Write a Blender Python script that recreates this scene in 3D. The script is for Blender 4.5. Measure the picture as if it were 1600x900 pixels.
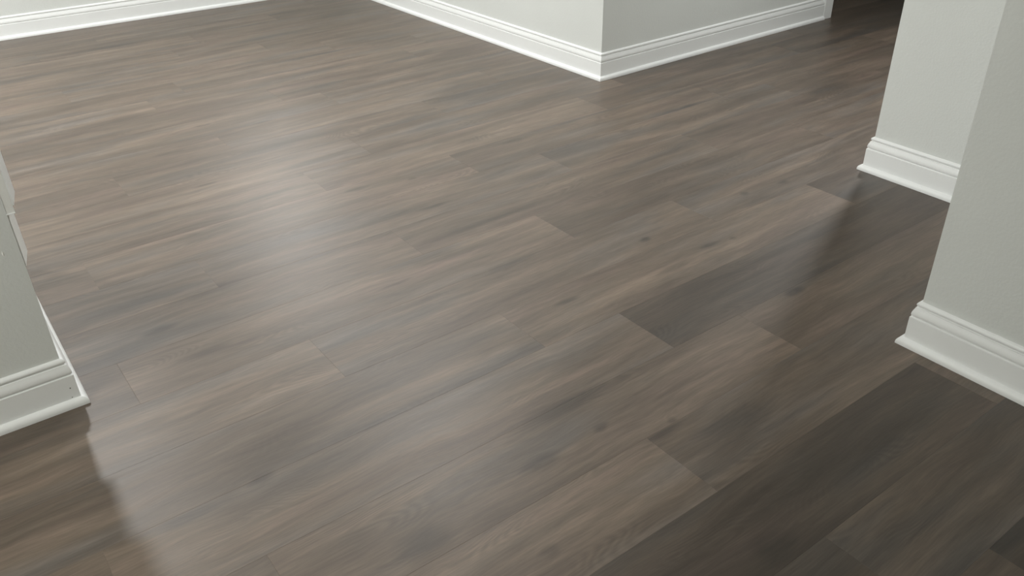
import bpy, math, random
from mathutils import Vector, Matrix

scene = bpy.context.scene
for o in list(bpy.data.objects):
    bpy.data.objects.remove(o, do_unlink=True)

# ------------------------------------------------------------------ camera
cam_d = bpy.data.cameras.new('camera')
cam_d.sensor_fit = 'HORIZONTAL'
cam_d.sensor_width = 36.0
cam_d.lens = 36.0 * 1320.98 / 1600.0
cam_d.clip_start = 0.02
cam = bpy.data.objects.new('camera', cam_d)
scene.collection.objects.link(cam)
CAM_H = 1.404
right = Vector((0.80104398, -0.59834116, -0.01778776))
down = Vector((-0.32315113, -0.40723112, -0.85424596))
fwd = Vector((0.50388679, 0.69003672, -0.51956466))
rm = Matrix((right, -down, -fwd)).transposed()
cam.matrix_world = Matrix.Translation((0, 0, CAM_H)) @ rm.to_4x4()
scene.camera = cam

# ------------------------------------------------------------------ light and exposure
scene.view_settings.view_transform = 'Standard'
scene.view_settings.look = 'None'
scene.view_settings.exposure = 0.0
scene.view_settings.gamma = 1.0
scene.view_settings.use_curve_mapping = False
world = bpy.data.worlds.new('world')
scene.world = world
world.use_nodes = True
world.node_tree.nodes['Background'].inputs['Color'].default_value = (0.05, 0.05, 0.05, 1)
world.node_tree.nodes['Background'].inputs['Strength'].default_value = 0.1


def lamp(name, loc, size, power, color, target=None, spread=180):
    """disk area light, pointing down unless a target is given"""
    d = bpy.data.lights.new(name, 'AREA')
    d.shape = 'DISK'
    d.size = size
    d.energy = power
    d.color = color
    d.spread = math.radians(spread)
    o = bpy.data.objects.new(name, d)
    o.location = loc
    scene.collection.objects.link(o)
    if target is not None:
        o.rotation_euler = (Vector(target) - Vector(loc)).to_track_quat('-Z', 'Y').to_euler()
    return o


WARM = (1.0, 0.98, 0.90)
SOFT = (1.0, 0.992, 0.975)
lamp('room_light', (0.235, 4.5, 2.40), 0.17, 37, SOFT)
lamp('room_light', (2.0, 3.6, 2.40), 0.30, 24, SOFT)  # added fill, no known fixture; lifts the floor nearer the camera
lamp('room_light', (2.5, 4.5, 2.40), 0.30, 4, SOFT)  # weak added fill for the sheen on the middle floor
lamp('room_light', (-1.8, 5.0, 2.30), 0.50, 78, SOFT)  # unseen fill added to bounce light onto the walls
lamp('wall_lamp', (2.15, 5.95, 1.95), 0.6, 19, SOFT, (0.8, 2.0, 0.5))
lamp('hall_lamp', (4.6, 2.28, 2.40), 0.25, 19, SOFT, (3.5, 2.3, 0.3), 120)
lamp('hall_lamp', (7.4, 3.42, 2.30), 0.45, 6, WARM, (2.5, 1.5, 0.9))
lamp('entry_fill', (-1.8, 0.8, 2.30), 0.50, 43, WARM)  # unseen fill added for camera-facing walls and shaded floor
lamp('entry_wall_fill', (-2.2, 1.3, 1.80), 0.80, 10, SOFT, (3.0, 3.3, 1.9), 100)  # aimed fill added to brighten camera-facing walls and baseboards, no fixture there

# ------------------------------------------------------------------ node helpers


class NT:
    def __init__(self, tree):
        self.t = tree

    def n(self, typ, **kw):
        nd = self.t.nodes.new(typ)
        for k, v in kw.items():
            setattr(nd, k, v)
        return nd

    def put(self, sock, v):
        if isinstance(v, bpy.types.NodeSocket):
            self.t.links.new(v, sock)
        elif v is not None:
            sock.default_value = v

    def m(self, op, a, b=None, c=None, clamp=False):
        nd = self.n('ShaderNodeMath', operation=op, use_clamp=clamp)
        self.put(nd.inputs[0], a)
        self.put(nd.inputs[1], b)
        self.put(nd.inputs[2], c)
        return nd.outputs[0]

    def vm(self, op, a, b=None, out=0):
        nd = self.n('ShaderNodeVectorMath', operation=op)
        self.put(nd.inputs[0], a)
        self.put(nd.inputs[1], b)
        return nd.outputs[out]

    def noise(self, vec, scale=1.0, detail=2.0, rough=0.5, dist=0.0, color=False):
        nd = self.n('ShaderNodeTexNoise')
        self.put(nd.inputs['Vector'], vec)
        nd.inputs['Scale'].default_value = scale
        nd.inputs['Detail'].default_value = detail
        nd.inputs['Roughness'].default_value = rough
        nd.inputs['Distortion'].default_value = dist
        return nd.outputs['Color'] if color else nd.outputs[0]

    def mapr(self, v, a, b, c=0.0, d=1.0, smooth=True):
        nd = self.n('ShaderNodeMapRange')
        nd.interpolation_type = 'SMOOTHSTEP' if smooth else 'LINEAR'
        self.put(nd.inputs['Value'], v)
        self.put(nd.inputs['From Min'], a)
        self.put(nd.inputs['From Max'], b)
        self.put(nd.inputs['To Min'], c)
        self.put(nd.inputs['To Max'], d)
        return nd.outputs['Result']

    def mix(self, fac, a, b, blend='MIX'):
        nd = self.n('ShaderNodeMix', data_type='RGBA', blend_type=blend)
        self.put(nd.inputs[0], fac)
        self.put(nd.inputs[6], a)
        self.put(nd.inputs[7], b)
        return nd.outputs[2]

    def xyz(self, x, y, z):
        nd = self.n('ShaderNodeCombineXYZ')
        self.put(nd.inputs[0], x)
        self.put(nd.inputs[1], y)
        self.put(nd.inputs[2], z)
        return nd.outputs[0]


def new_mat(name):
    m = bpy.data.materials.new(name)
    m.use_nodes = True
    return m, NT(m.node_tree), m.node_tree.nodes['Principled BSDF']


def paint(name, col, rough, bump_scale, bump_str, mott=0.02, bump_dist=0.0006):
    m, t, b = new_mat(name)
    co = t.n('ShaderNodeTexCoord').outputs['Object']
    big = t.noise(co, 1.7, 2.0)
    k = t.mapr(big, 0.3, 0.7, 1 - mott, 1 + mott)
    c = t.vm('SCALE', (col[0], col[1], col[2]))
    nd = c.node
    t.put(nd.inputs['Scale'], k)
    t.put(b.inputs['Base Color'], c)
    b.inputs['Roughness'].default_value = rough
    h = t.noise(co, bump_scale, 3.0, 0.55)
    bp = t.n('ShaderNodeBump')
    bp.inputs['Strength'].default_value = bump_str
    bp.inputs['Distance'].default_value = bump_dist
    t.put(bp.inputs['Height'], h)
    t.put(b.inputs['Normal'], bp.outputs[0])
    return m


M_WALL = paint('wall_paint', (0.725, 0.75, 0.728), 0.62, 120, 0.5, 0.015, 0.0012)
M_TRIM = paint('trim_paint', (0.885, 0.905, 0.90), 0.35, 60, 0.12, 0.01)
M_JAMB = paint('jamb_paint', (0.84, 0.85, 0.82), 0.5, 90, 0.3, 0.02)
M_RAW = paint('raw_plaster', (0.90, 0.90, 0.87), 0.85, 220, 0.6, 0.10, 0.002)
M_CEIL = paint('ceiling_paint', (0.72, 0.72, 0.70), 0.9, 60, 0.5)
M_NAIL = paint('nail_hole', (0.10, 0.10, 0.09), 0.8, 300, 0.2)
M_CHIP = paint('paint_chip', (0.86, 0.86, 0.82), 0.7, 300, 0.4)

# ---- floor vinyl planks
# dark (or light) figure marks printed on the boards: centre x, y, half length, half width, strength
MARKS = [(1.42, 0.745, 0.30, 0.07, 0.25), (0.832, 1.553, 0.31, 0.018, 0.4),  # first entry: natural dark mottle plus light falloff painted in
         (1.1, 1.309, 0.159, 0.03, 0.5),
         (0.939, 1.181, 0.058, 0.022, 0.5),
         (1.434, 0.997, 0.14, 0.035, 0.35),
         (0.589, 1.141, 0.065, 0.045, 0.5),
         (0.785, 0.958, 0.026, 0.02, 0.3),
         (0.204, 1.525, 0.11, 0.018, 0.5),
         (0.383, 1.541, 0.036, 0.02, 0.4),
         (0.459, 1.632, 0.147, 0.05, 0.3),
         (0.392, 2.328, 0.062, 0.02, 0.6),
         (0.459, 2.13, 0.08, 0.018, 0.45),
         (0.588, 2.461, 0.152, 0.022, 0.45),
         (1.488, 2.532, 0.076, 0.014, 0.5),
         (1.099, 1.975, 0.146, 0.016, 0.4),
         (1.411, 1.992, 0.178, 0.022, 0.5),
         (1.091, 2.12, 0.052, 0.008, 0.5),
         (1.45, 1.697, 0.05, 0.012, 0.5),
         (1.535, 2.301, 0.293, 0.02, 0.3),
         (1.921, 1.837, 0.023, 0.016, 0.7),
         (2.071, 1.669, 0.047, 0.012, 0.5),
         (1.868, 1.635, 0.085, 0.016, 0.4),
         (2.045, 1.295, 0.041, 0.02, 0.7),
         (2.168, 1.654, 0.016, 0.012, 0.4),
         (3.072, 2.702, 0.052, 0.012, 0.5),
         (2.695, 1.843, 0.026, 0.014, 0.5),
         (2.489, 1.871, 0.021, 0.016, 0.5),
         (3.597, 2.877, 0.309, 0.025, 0.4),
         (3.812, 2.431, 0.194, 0.04, 0.5),
         (2.594, 2.651, 0.031, 0.014, 0.4),
         (1.973, 4.72, 0.322, 0.022, 0.5),
         (2.541, 4.708, 0.178, 0.025, 0.5),
         (2.134, 2.876, 0.096, 0.016, 0.5),
         (1.996, 3.014, 0.113, 0.012, 0.4),
         (1.326, 2.857, 0.054, 0.016, 0.5),
         (1.557, 2.807, 0.018, 0.012, 0.4),
         (2.335, 3.555, 0.263, 0.04, 0.45),
         (1.058, 5.725, 0.384, 0.035, 0.5),
         (1.094, 3.972, 0.05, 0.01, 0.6),
         (0.852, 3.725, 0.065, 0.014, 0.4),
         (0.87, 3.286, 0.043, 0.012, 0.5),
         (1.343, 3.834, 0.047, 0.012, 0.4),
         (1.69, 5.207, 0.208, 0.025, 0.4),
         (0.615, 4.294, 0.367, 0.045, 0.35),
         (1.239, 1.076, 0.058, 0.012, 0.35),
         (1.132, 1.188, 0.025, 0.014, 0.45),
         (1.3, 1.098, 0.015, 0.01, 0.4),
         (0.314, 1.891, 0.075, 0.012, -0.25),
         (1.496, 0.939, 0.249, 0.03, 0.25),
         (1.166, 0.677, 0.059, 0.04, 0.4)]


def mark_group():
    g = bpy.data.node_groups.new('grain_mark', 'ShaderNodeTree')
    for nm, st in (('P', 'NodeSocketVector'), ('C', 'NodeSocketVector'), ('I', 'NodeSocketVector'), ('S', 'NodeSocketFloat'), ('Acc', 'NodeSocketFloat')):
        g.interface.new_socket(nm, in_out='INPUT', socket_type=st)
    g.interface.new_socket('Acc', in_out='OUTPUT', socket_type='NodeSocketFloat')
    t = NT(g)
    gi = t.n('NodeGroupInput')
    go = t.n('NodeGroupOutput')
    d = t.vm('MULTIPLY', t.vm('SUBTRACT', gi.outputs['P'], gi.outputs['C']), gi.outputs['I'])
    l = t.vm('LENGTH', d, out=1)
    f = t.mapr(l, 0.25, 1.35, 1.0, 0.0)
    t.put(go.inputs[0], t.m('MULTIPLY_ADD', f, gi.outputs['S'], gi.outputs['Acc']))
    return g


def floor_material():
    m, t, b = new_mat('vinyl_plank')
    P = t.n('ShaderNodeTexCoord').outputs['Object']
    sep = t.n('ShaderNodeSeparateXYZ')
    t.put(sep.inputs[0], P)
    x, y = sep.outputs[0], sep.outputs[1]
    tone = t.n('ShaderNodeAttribute', attribute_name='tone').outputs['Fac']
    seed = t.n('ShaderNodeAttribute', attribute_name='seed').outputs['Fac']
    so = t.m('MULTIPLY', seed, 61.0)
    xs = t.m('ADD', x, t.m('MULTIPLY', seed, 23.0))
    # slow wobble of the grain lines
    wob = t.noise(t.xyz(t.m('MULTIPLY', xs, 2.6), t.m('MULTIPLY', y, 5.0), so), 1.0, 2.0)
    wob = t.m('MULTIPLY', t.m('SUBTRACT', wob, 0.5), 0.05)
    yw = t.m('ADD', y, wob)
    broad = t.noise(t.xyz(t.m('MULTIPLY', xs, 1.5), t.m('MULTIPLY', yw, 15.0), so), 1.0, 2.5, 0.5, 0.25)
    mid = t.noise(t.xyz(t.m('MULTIPLY', xs, 3.2), t.m('MULTIPLY', yw, 42.0), so), 1.0, 3.0, 0.55, 0.3)
    fine = t.noise(t.xyz(t.m('MULTIPLY', xs, 16.0), t.m('MULTIPLY', yw, 230.0), so), 1.0, 2.0, 0.6)
    vein = t.noise(t.xyz(t.m('MULTIPLY', xs, 7.0), t.m('MULTIPLY', yw, 95.0), so), 1.0, 3.0, 0.6, 0.4)
    cloud = t.noise(t.xyz(t.m('MULTIPLY', xs, 3.0), t.m('MULTIPLY', y, 7.0), so), 1.0, 2.0)
    # cathedral rings in patches
    ringf = t.noise(t.xyz(t.m('MULTIPLY', xs, 2.2), t.m('MULTIPLY', yw, 9.0), t.m('ADD', so, 7.7)), 1.0, 1.0, 0.4)
    rings = t.m('SINE', t.m('MULTIPLY', ringf, 190.0))
    rmask = t.mapr(t.noise(t.xyz(t.m('MULTIPLY', xs, 2.4), t.m('MULTIPLY', y, 8.0), t.m('ADD', so, 3.1)), 1.0, 1.0), 0.56, 0.72)
    # explicit marks
    wv = t.noise(t.xyz(t.m('MULTIPLY', x, 9.0), t.m('MULTIPLY', y, 30.0), 0.0), 1.0, 2.0, 0.5, 0.0, True)
    wv = t.vm('MULTIPLY', t.vm('SUBTRACT', wv, (0.5, 0.5, 0.5)), (0.05, 0.012, 0.0))
    Pw = t.vm('ADD', t.xyz(x, y, 0.0), wv)
    g = mark_group()
    acc = 0.0
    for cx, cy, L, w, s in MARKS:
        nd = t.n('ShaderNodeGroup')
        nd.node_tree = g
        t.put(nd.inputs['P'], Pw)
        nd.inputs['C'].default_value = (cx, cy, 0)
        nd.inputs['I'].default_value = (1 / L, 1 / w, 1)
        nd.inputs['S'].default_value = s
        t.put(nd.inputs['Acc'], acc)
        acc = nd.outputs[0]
    # value
    v = t.m('MULTIPLY_ADD', t.m('SUBTRACT', broad, 0.5), 2.0, 0.0)
    v = t.m('MULTIPLY_ADD', t.m('SUBTRACT', mid, 0.5), 1.2, v)
    v = t.m('MULTIPLY_ADD', t.m('SUBTRACT', fine, 0.5), 0.9, v)
    v = t.m('MULTIPLY_ADD', t.m('SUBTRACT', vein, 0.5), 0.6, v)
    v = t.m('MULTIPLY_ADD', t.m('SUBTRACT', cloud, 0.5), 0.6, v)
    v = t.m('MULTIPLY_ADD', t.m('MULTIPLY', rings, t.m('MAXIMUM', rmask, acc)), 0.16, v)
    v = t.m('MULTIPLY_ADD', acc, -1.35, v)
    mult = t.m('POWER', 2.0, t.m('MULTIPLY', v, 1.0))
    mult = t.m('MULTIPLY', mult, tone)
    # hue drift : bluish grey, taupe, faint red-brown
    hue = t.noise(t.xyz(t.m('MULTIPLY', xs, 1.6), t.m('MULTIPLY', y, 9.0), t.m('ADD', so, 13.0)), 1.0, 2.0)
    hue = t.m('MULTIPLY_ADD', acc, -0.10, hue)
    hue = t.m('MULTIPLY_ADD', t.m('SUBTRACT', t.m('FRACT', t.m('MULTIPLY', seed, 7.31)), 0.5), 0.12, hue)
    ramp = t.n('ShaderNodeValToRGB')
    e = ramp.color_ramp.elements
    e[0].position, e[0].color = 0.22, (0.120, 0.104, 0.091, 1)
    e[1].position, e[1].color = 0.80, (0.138, 0.101, 0.079, 1)
    k = e.new(0.5)
    k.color = (0.132, 0.101, 0.075, 1)
    t.put(ramp.inputs[0], hue)
    c = t.vm('SCALE', ramp.outputs[0])
    t.put(c.node.inputs['Scale'], mult)
    t.put(b.inputs['Base Color'], c)
    r = t.m('MULTIPLY_ADD', t.m('SUBTRACT', mid, 0.5), 0.10, 0.43)
    t.put(b.inputs['Roughness'], r)
    b.inputs['IOR'].default_value = 1.6
    bp = t.n('ShaderNodeBump')
    bp.inputs['Strength'].default_value = 0.35
    bp.inputs['Distance'].default_value = 0.0005
    t.put(bp.inputs['Height'], t.m('ADD', fine, t.m('MULTIPLY', mid, 0.6)))
    t.put(b.inputs['Normal'], bp.outputs[0])
    return m


M_FLOOR = floor_material()

# ------------------------------------------------------------------ mesh helpers


def obj(name, verts, faces, mat, parent=None, structure=False, smooth=False):
    me = bpy.data.meshes.new(name)
    me.from_pydata([tuple(v) for v in verts], [], faces)
    me.validate()
    me.update()
    if smooth:
        me.polygons.foreach_set('use_smooth', [True] * len(me.polygons))
        me.set_sharp_from_angle(angle=math.radians(35))
    me.materials.append(mat)
    o = bpy.data.objects.new(name, me)
    scene.collection.objects.link(o)
    if parent is not None:
        o.parent = parent
    if structure:
        o['kind'] = 'structure'
    return o


def prism(name, poly, z0, z1, mat, parent=None, structure=True, label=None):
    """vertical prism over a counter-clockwise plan polygon"""
    n = len(poly)
    v = [(p[0], p[1], z0) for p in poly] + [(p[0], p[1], z1) for p in poly]
    f = [tuple(range(n - 1, -1, -1)), tuple(range(n, 2 * n))]
    for i in range(n):
        j = (i + 1) % n
        f.append((i, j, n + j, n + i))
    o = obj(name, v, f, mat, parent, structure)
    if label:
        o['label'] = label
    return o


def box(name, a, b, mat, parent=None, structure=False, bev=0.0):
    o = prism(name, [(a[0], a[1]), (b[0], a[1]), (b[0], b[1]), (a[0], b[1])], a[2], b[2], mat, parent, structure)
    if bev:
        md = o.modifiers.new('bevel', 'BEVEL')
        md.width = bev
        md.segments = 3
    return o


def rhs(a, b):
    d = (Vector(b) - Vector(a)).normalized()
    return Vector((d.y, -d.x))


def miter(a, b, c):
    n1, n2 = rhs(a, b), rhs(b, c)
    s = n1 + n2
    return s / s.dot(n1)


def sweep(name, prof, A, B, mA, mB, mat, parent=None, structure=False, label=None):
    """extrude a (protrusion, z) profile from A to B; mA, mB are the plan directions of protrusion at the ends"""
    v, f = [], []
    n = len(prof)
    for E, mm in ((Vector(A), mA), (Vector(B), mB)):
        for p, z in prof:
            q = E + mm * p
            v.append((q.x, q.y, z))
    for i in range(n):
        j = (i + 1) % n
        f.append((i, j, n + j, n + i))
    f.append(tuple(range(n - 1, -1, -1)))
    f.append(tuple(range(n, 2 * n)))
    o = obj(name, v, f, mat, parent, structure, smooth=True)
    if label:
        o['label'] = label
    return o


BASE = [(0.0, 0.001), (0.017, 0.001), (0.017, 0.0905), (0.0162, 0.0915), (0.0125, 0.0920), (0.0120, 0.0935),
        (0.0150, 0.0965), (0.0158, 0.1000), (0.0155, 0.1050), (0.0142, 0.1105), (0.0122, 0.1160), (0.0105, 0.1200), (0.0100, 0.1225),
        (0.0065, 0.1232), (0.0062, 0.1262), (0.0085, 0.1275), (0.0098, 0.1300), (0.0098, 0.1335), (0.0085, 0.1365), (0.0060, 0.1390), (0.0025, 0.1405), (0.0, 0.1410)]
SHOE = [(0.0170, 0.0005), (0.0320, 0.0005), (0.0322, 0.0060), (0.0315, 0.0105), (0.0298, 0.0145), (0.0270, 0.0180), (0.0235, 0.0205), (0.0198, 0.0218), (0.0170, 0.0222)]


def baseboard(name, pts, i, label=None):
    """baseboard along pts[i]..pts[i+1] of a wall outline, mitred to its neighbours"""
    A, B = pts[i], pts[i + 1]
    mA = miter(pts[i - 1], A, B) if i > 0 else rhs(A, B)
    mB = miter(A, B, pts[i + 2]) if i + 2 < len(pts) else rhs(A, B)
    b = sweep(name, BASE, A, B, mA, mB, M_TRIM, None, True, label)
    sweep('shoe_moulding', SHOE, A, B, mA, mB, M_TRIM, b)
    return b


# ------------------------------------------------------------------ floor
ROW0 = 0.6304
ROWW = 0.2286
PLEN = 1.5
X0, X1, Y0, Y1 = -2.6, 9.0, -2.2, 6.5
# known joint position (x of one board end) in each row, and board tones: plank colour plus painted-in shade and light falloff
JOINT = {-1: 1.274, 0: 1.995, 1: 1.196, 2: 1.803, 3: 1.528, 4: 1.242, 5: 0.723, 6: 0.24, 7: 1.256, 8: 0.62, 9: 0.308, 10: 1.23,
         11: 1.56, 12: 0.59, 13: 1.098, 14: 0.25, 15: 1.55, 16: 0.996, 17: 1.2, 18: 0.685, 19: 0.373, 20: 1.4, 21: 0.1, 22: 0.72, 23: 1.1}
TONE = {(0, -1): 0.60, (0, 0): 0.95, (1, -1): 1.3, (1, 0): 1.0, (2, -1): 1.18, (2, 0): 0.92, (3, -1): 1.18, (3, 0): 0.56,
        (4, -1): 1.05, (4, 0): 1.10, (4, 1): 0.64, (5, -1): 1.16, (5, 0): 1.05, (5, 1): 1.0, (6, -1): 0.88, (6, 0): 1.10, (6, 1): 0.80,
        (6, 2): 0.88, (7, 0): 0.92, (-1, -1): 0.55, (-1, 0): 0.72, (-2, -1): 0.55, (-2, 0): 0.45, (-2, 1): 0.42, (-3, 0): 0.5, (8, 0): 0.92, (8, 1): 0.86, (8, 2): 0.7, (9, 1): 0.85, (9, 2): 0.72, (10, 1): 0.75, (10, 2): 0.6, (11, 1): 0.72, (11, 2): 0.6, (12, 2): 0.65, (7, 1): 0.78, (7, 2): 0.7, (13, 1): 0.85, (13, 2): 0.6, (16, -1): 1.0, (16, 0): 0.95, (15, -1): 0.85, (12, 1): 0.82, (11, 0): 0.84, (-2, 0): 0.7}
rnd = random.Random(11)


def build_floor():
    v, f, tone, seed = [], [], [], []
    G, D = 0.0004, 0.0003       # small bevel along every board edge

    def quad(a, b, c, d, tn, sd):
        k = len(v)
        v.extend([a, b, c, d])
        f.append((k, k + 1, k + 2, k + 3))
        tone.append(tn)
        seed.append(sd)

    r0 = math.floor((Y0 - ROW0) / ROWW)
    r1 = math.ceil((Y1 - ROW0) / ROWW)
    for r in range(r0, r1):
        ya, yb = max(ROW0 + r * ROWW, Y0), min(ROW0 + (r + 1) * ROWW, Y1)
        j = JOINT.get(r, rnd.uniform(0, PLEN))
        k0 = math.floor((X0 - j) / PLEN)
        k = k0
        while j + k * PLEN < X1:
            xa, xb = max(j + k * PLEN, X0), min(j + (k + 1) * PLEN, X1)
            tn = rnd.uniform(0.92, 1.08) if r < 12 else rnd.uniform(0.84, 1.0)  # far rows darkened in colour to lower the light level there
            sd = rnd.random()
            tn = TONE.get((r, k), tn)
            a, b, c, d = (xa, ya), (xb, ya), (xb, yb), (xa, yb)
            A, B, C, E = (xa + G, ya + G), (xb - G, ya + G), (xb - G, yb - G), (xa + G, yb - G)
            quad((*A, 0), (*B, 0), (*C, 0), (*E, 0), tn, sd)
            for (p, q, P, Q) in ((a, b, A, B), (b, c, B, C), (c, d, C, E), (d, a, E, A)):
                quad((*p, -D), (*q, -D), (*Q, 0), (*P, 0), tn, sd)
            k += 1
    quad((X0, Y0, -0.05), (X0, Y1, -0.05), (X1, Y1, -0.05), (X1, Y0, -0.05), 1, 0)
    for a, b in (((X0, Y0), (X1, Y0)), ((X1, Y0), (X1, Y1)), ((X1, Y1), (X0, Y1)), ((X0, Y1), (X0, Y0))):
        quad((*a, -0.05), (*b, -0.05), (*b, -0.0006), (*a, -0.0006), 1, 0)
    o = obj('floor', v, f, M_FLOOR, None, True)
    me = o.data
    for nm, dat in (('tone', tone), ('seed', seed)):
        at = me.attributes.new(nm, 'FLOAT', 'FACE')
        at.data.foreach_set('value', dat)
    o['label'] = 'grey-brown wood-look plank floor laid in staggered rows'
    return o


build_floor()

# ------------------------------------------------------------------ walls
H = 2.44
WT = 0.12
# outlines walked with the wall on the left hand side
LEFT = [(-2.6, 2.122), (0.1044, 2.122), (0.1044, 3.0), (-2.6, 3.0)]
CENTER = [(3.018, 6.297), (3.018, 3.291), (4.965, 3.322)]
RIGHT = [(9.0, 1.706), (3.054, 1.706), (3.040, 0.915)]
NEAR = [(3.040, 0.915), (2.069, 0.915), (2.069, -2.2)]
FAR = [(-2.6, 6.471), (3.018, 6.297)]

prism('wall_left', LEFT, 0, H, M_WALL, label='grey painted wall end at the left edge of the view')
prism('wall_center', [(3.018, 6.297), (3.018, 3.291), (5.045, 3.323), (5.045, 6.5), (3.018, 6.5)], 0, H, M_WALL, label='pale grey wall block with the outside corner at the top middle')
prism('wall_right', [(9.0, 1.706), (3.054, 1.706), (3.040, 0.915), (9.0, 0.915)], 0, H, M_WALL, label='pale grey wall stub behind the nearest wall on the right')
prism('wall_near', [(2.069, 0.915), (2.069, -2.2), (9.0, -2.2), (9.0, 0.915)], 0, H, M_WALL, label='nearest grey wall along the right edge of the view')
prism('wall_far', [(-2.6, 6.471), (3.018, 6.297), (3.018, 6.5), (-2.6, 6.6)], 0, H, M_WALL, label='far wall across the top left of the view')
prism('wall_back', [(-2.6, -2.32), (2.069, -2.32), (2.069, -2.2), (-2.6, -2.2)], 0, H, M_WALL)
prism('wall_west', [(-2.72, -2.32), (-2.6, -2.32), (-2.6, 6.6), (-2.72, 6.6)], 0, H, M_WALL)
prism('wall_east', [(9.0, -2.2), (9.12, -2.2), (9.12, 6.6), (9.0, 6.6)], 0, H, M_WALL)
prism('wall_north', [(5.045, 6.5), (9.0, 6.5), (9.0, 6.6), (5.045, 6.6)], 0, H, M_WALL)
prism('ceiling', [(-2.72, -2.32), (9.12, -2.32), (9.12, 6.6), (-2.72, 6.6)], H, H + 0.1, M_CEIL)

baseboard('baseboard_left_front', LEFT, 0, 'white baseboard on the front of the left wall')
baseboard('baseboard_left_end', LEFT, 1, 'white baseboard around the corner of the left wall')
baseboard('baseboard_left_back', LEFT, 2)
baseboard('baseboard_center_left', CENTER, 0, 'bright white baseboard left of the middle outside corner')
baseboard('baseboard_center_front', CENTER, 1, 'shaded white baseboard right of the middle outside corner, up to the door casing')
baseboard('baseboard_hall', RIGHT, 0)
baseboard('baseboard_right', RIGHT, 1, 'white baseboard on the wall stub behind the nearest right wall')
baseboard('baseboard_near_return', NEAR, 0)
baseboard('baseboard_near', NEAR, 1, 'white baseboard of the nearest wall at the right edge')
baseboard('baseboard_far', FAR, 0, 'white baseboard of the far wall across the top left')

# white door casing where the middle wall ends
cd = (Vector((5.045, 3.323)) - Vector((3.018, 3.291))).normalized()
cn = Vector((cd.y, -cd.x))
A = Vector((4.965, 3.322))
B = A + cd * 0.085
cas = [(0.0, 0.001), (0.0, 2.1)]
poly = [A, A + cn * 0.018, A + cn * 0.020 + cd * 0.004, B + cn * 0.024 - cd * 0.012, B + cn * 0.023 - cd * 0.005, B + cn * 0.019 - cd * 0.001, B + cn * 0.012, B + cn * 0.0]
t1 = prism('trim_1', [tuple(p) for p in poly][::1], 0.0005, 2.12, M_TRIM, label='white door casing at the end of the middle wall')
jam = prism('jamb', [(5.0455, 3.3235), (5.064, 3.3238), (5.064, 3.47), (5.0455, 3.47)], 0.0005, 2.12, M_TRIM, t1, structure=False)

# layered casing on the end of the left wall, cut short above the floor
t2 = prism('trim_2', [(0.1046, 2.1225), (0.1222, 2.1225), (0.1222, 2.235), (0.1046, 2.235)], 0.5525, 2.2, M_JAMB,
           label='grey jamb board cut short above the floor at the left wall edge')
prism('raw_strip', [(0.1046, 2.1235), (0.1065, 2.1235), (0.1238, 2.205), (0.1240, 2.232), (0.1046, 2.232)], 0.4142, 0.5505, M_RAW, t2, structure=False, label='rough unpainted lower strip')
cast = prism('casing', [(0.1224, 2.1225), (0.1250, 2.1225), (0.1410, 2.205), (0.1415, 2.235), (0.1224, 2.235)], 0.5696, 2.2, M_TRIM, t2, structure=False)
cast['label'] = 'cream white casing strip'
prism('cut_edge', [(0.1030, 2.1205), (0.1224, 2.1205), (0.1224, 2.235), (0.1030, 2.235)], 0.5507, 0.5524, M_TRIM, t2, structure=False)


def blob(name, c, rx, rz, th, mat, parent, label=None, sd=1):
    """small irregular flat disc on a wall facing -y"""
    r = random.Random(sd)
    n = 14
    v = [(c[0], c[1] - th, c[2])]
    for k in range(n):
        a = 2 * math.pi * k / n
        q = 0.75 + 0.4 * r.random()
        v.append((c[0] + rx * q * math.cos(a), c[1], c[2] + rz * q * math.sin(a)))
    f = [(0, 1 + k, 1 + (k + 1) % n) for k in range(n)] + [tuple(range(n, 0, -1))]
    o = obj(name, v, f, mat, parent)
    if label:
        o['label'] = label
    return o


wl = bpy.data.objects['wall_left']
blob('paint_chip', (0.0688, 2.1219, 0.4605), 0.0022, 0.0065, 0.0012, M_CHIP, wl, 'small white chip in the grey paint', 3)
bl = bpy.data.objects['baseboard_left_front']
blob('nail_hole', (0.1038, 2.1048, 0.0555), 0.0016, 0.0024, 0.0005, M_NAIL, bl, 'dark nail hole near the corner', 4)
blob('nail_hole', (0.1012, 2.1048, 0.0265), 0.0018, 0.0012, 0.0005, M_NAIL, bl, None, 5)
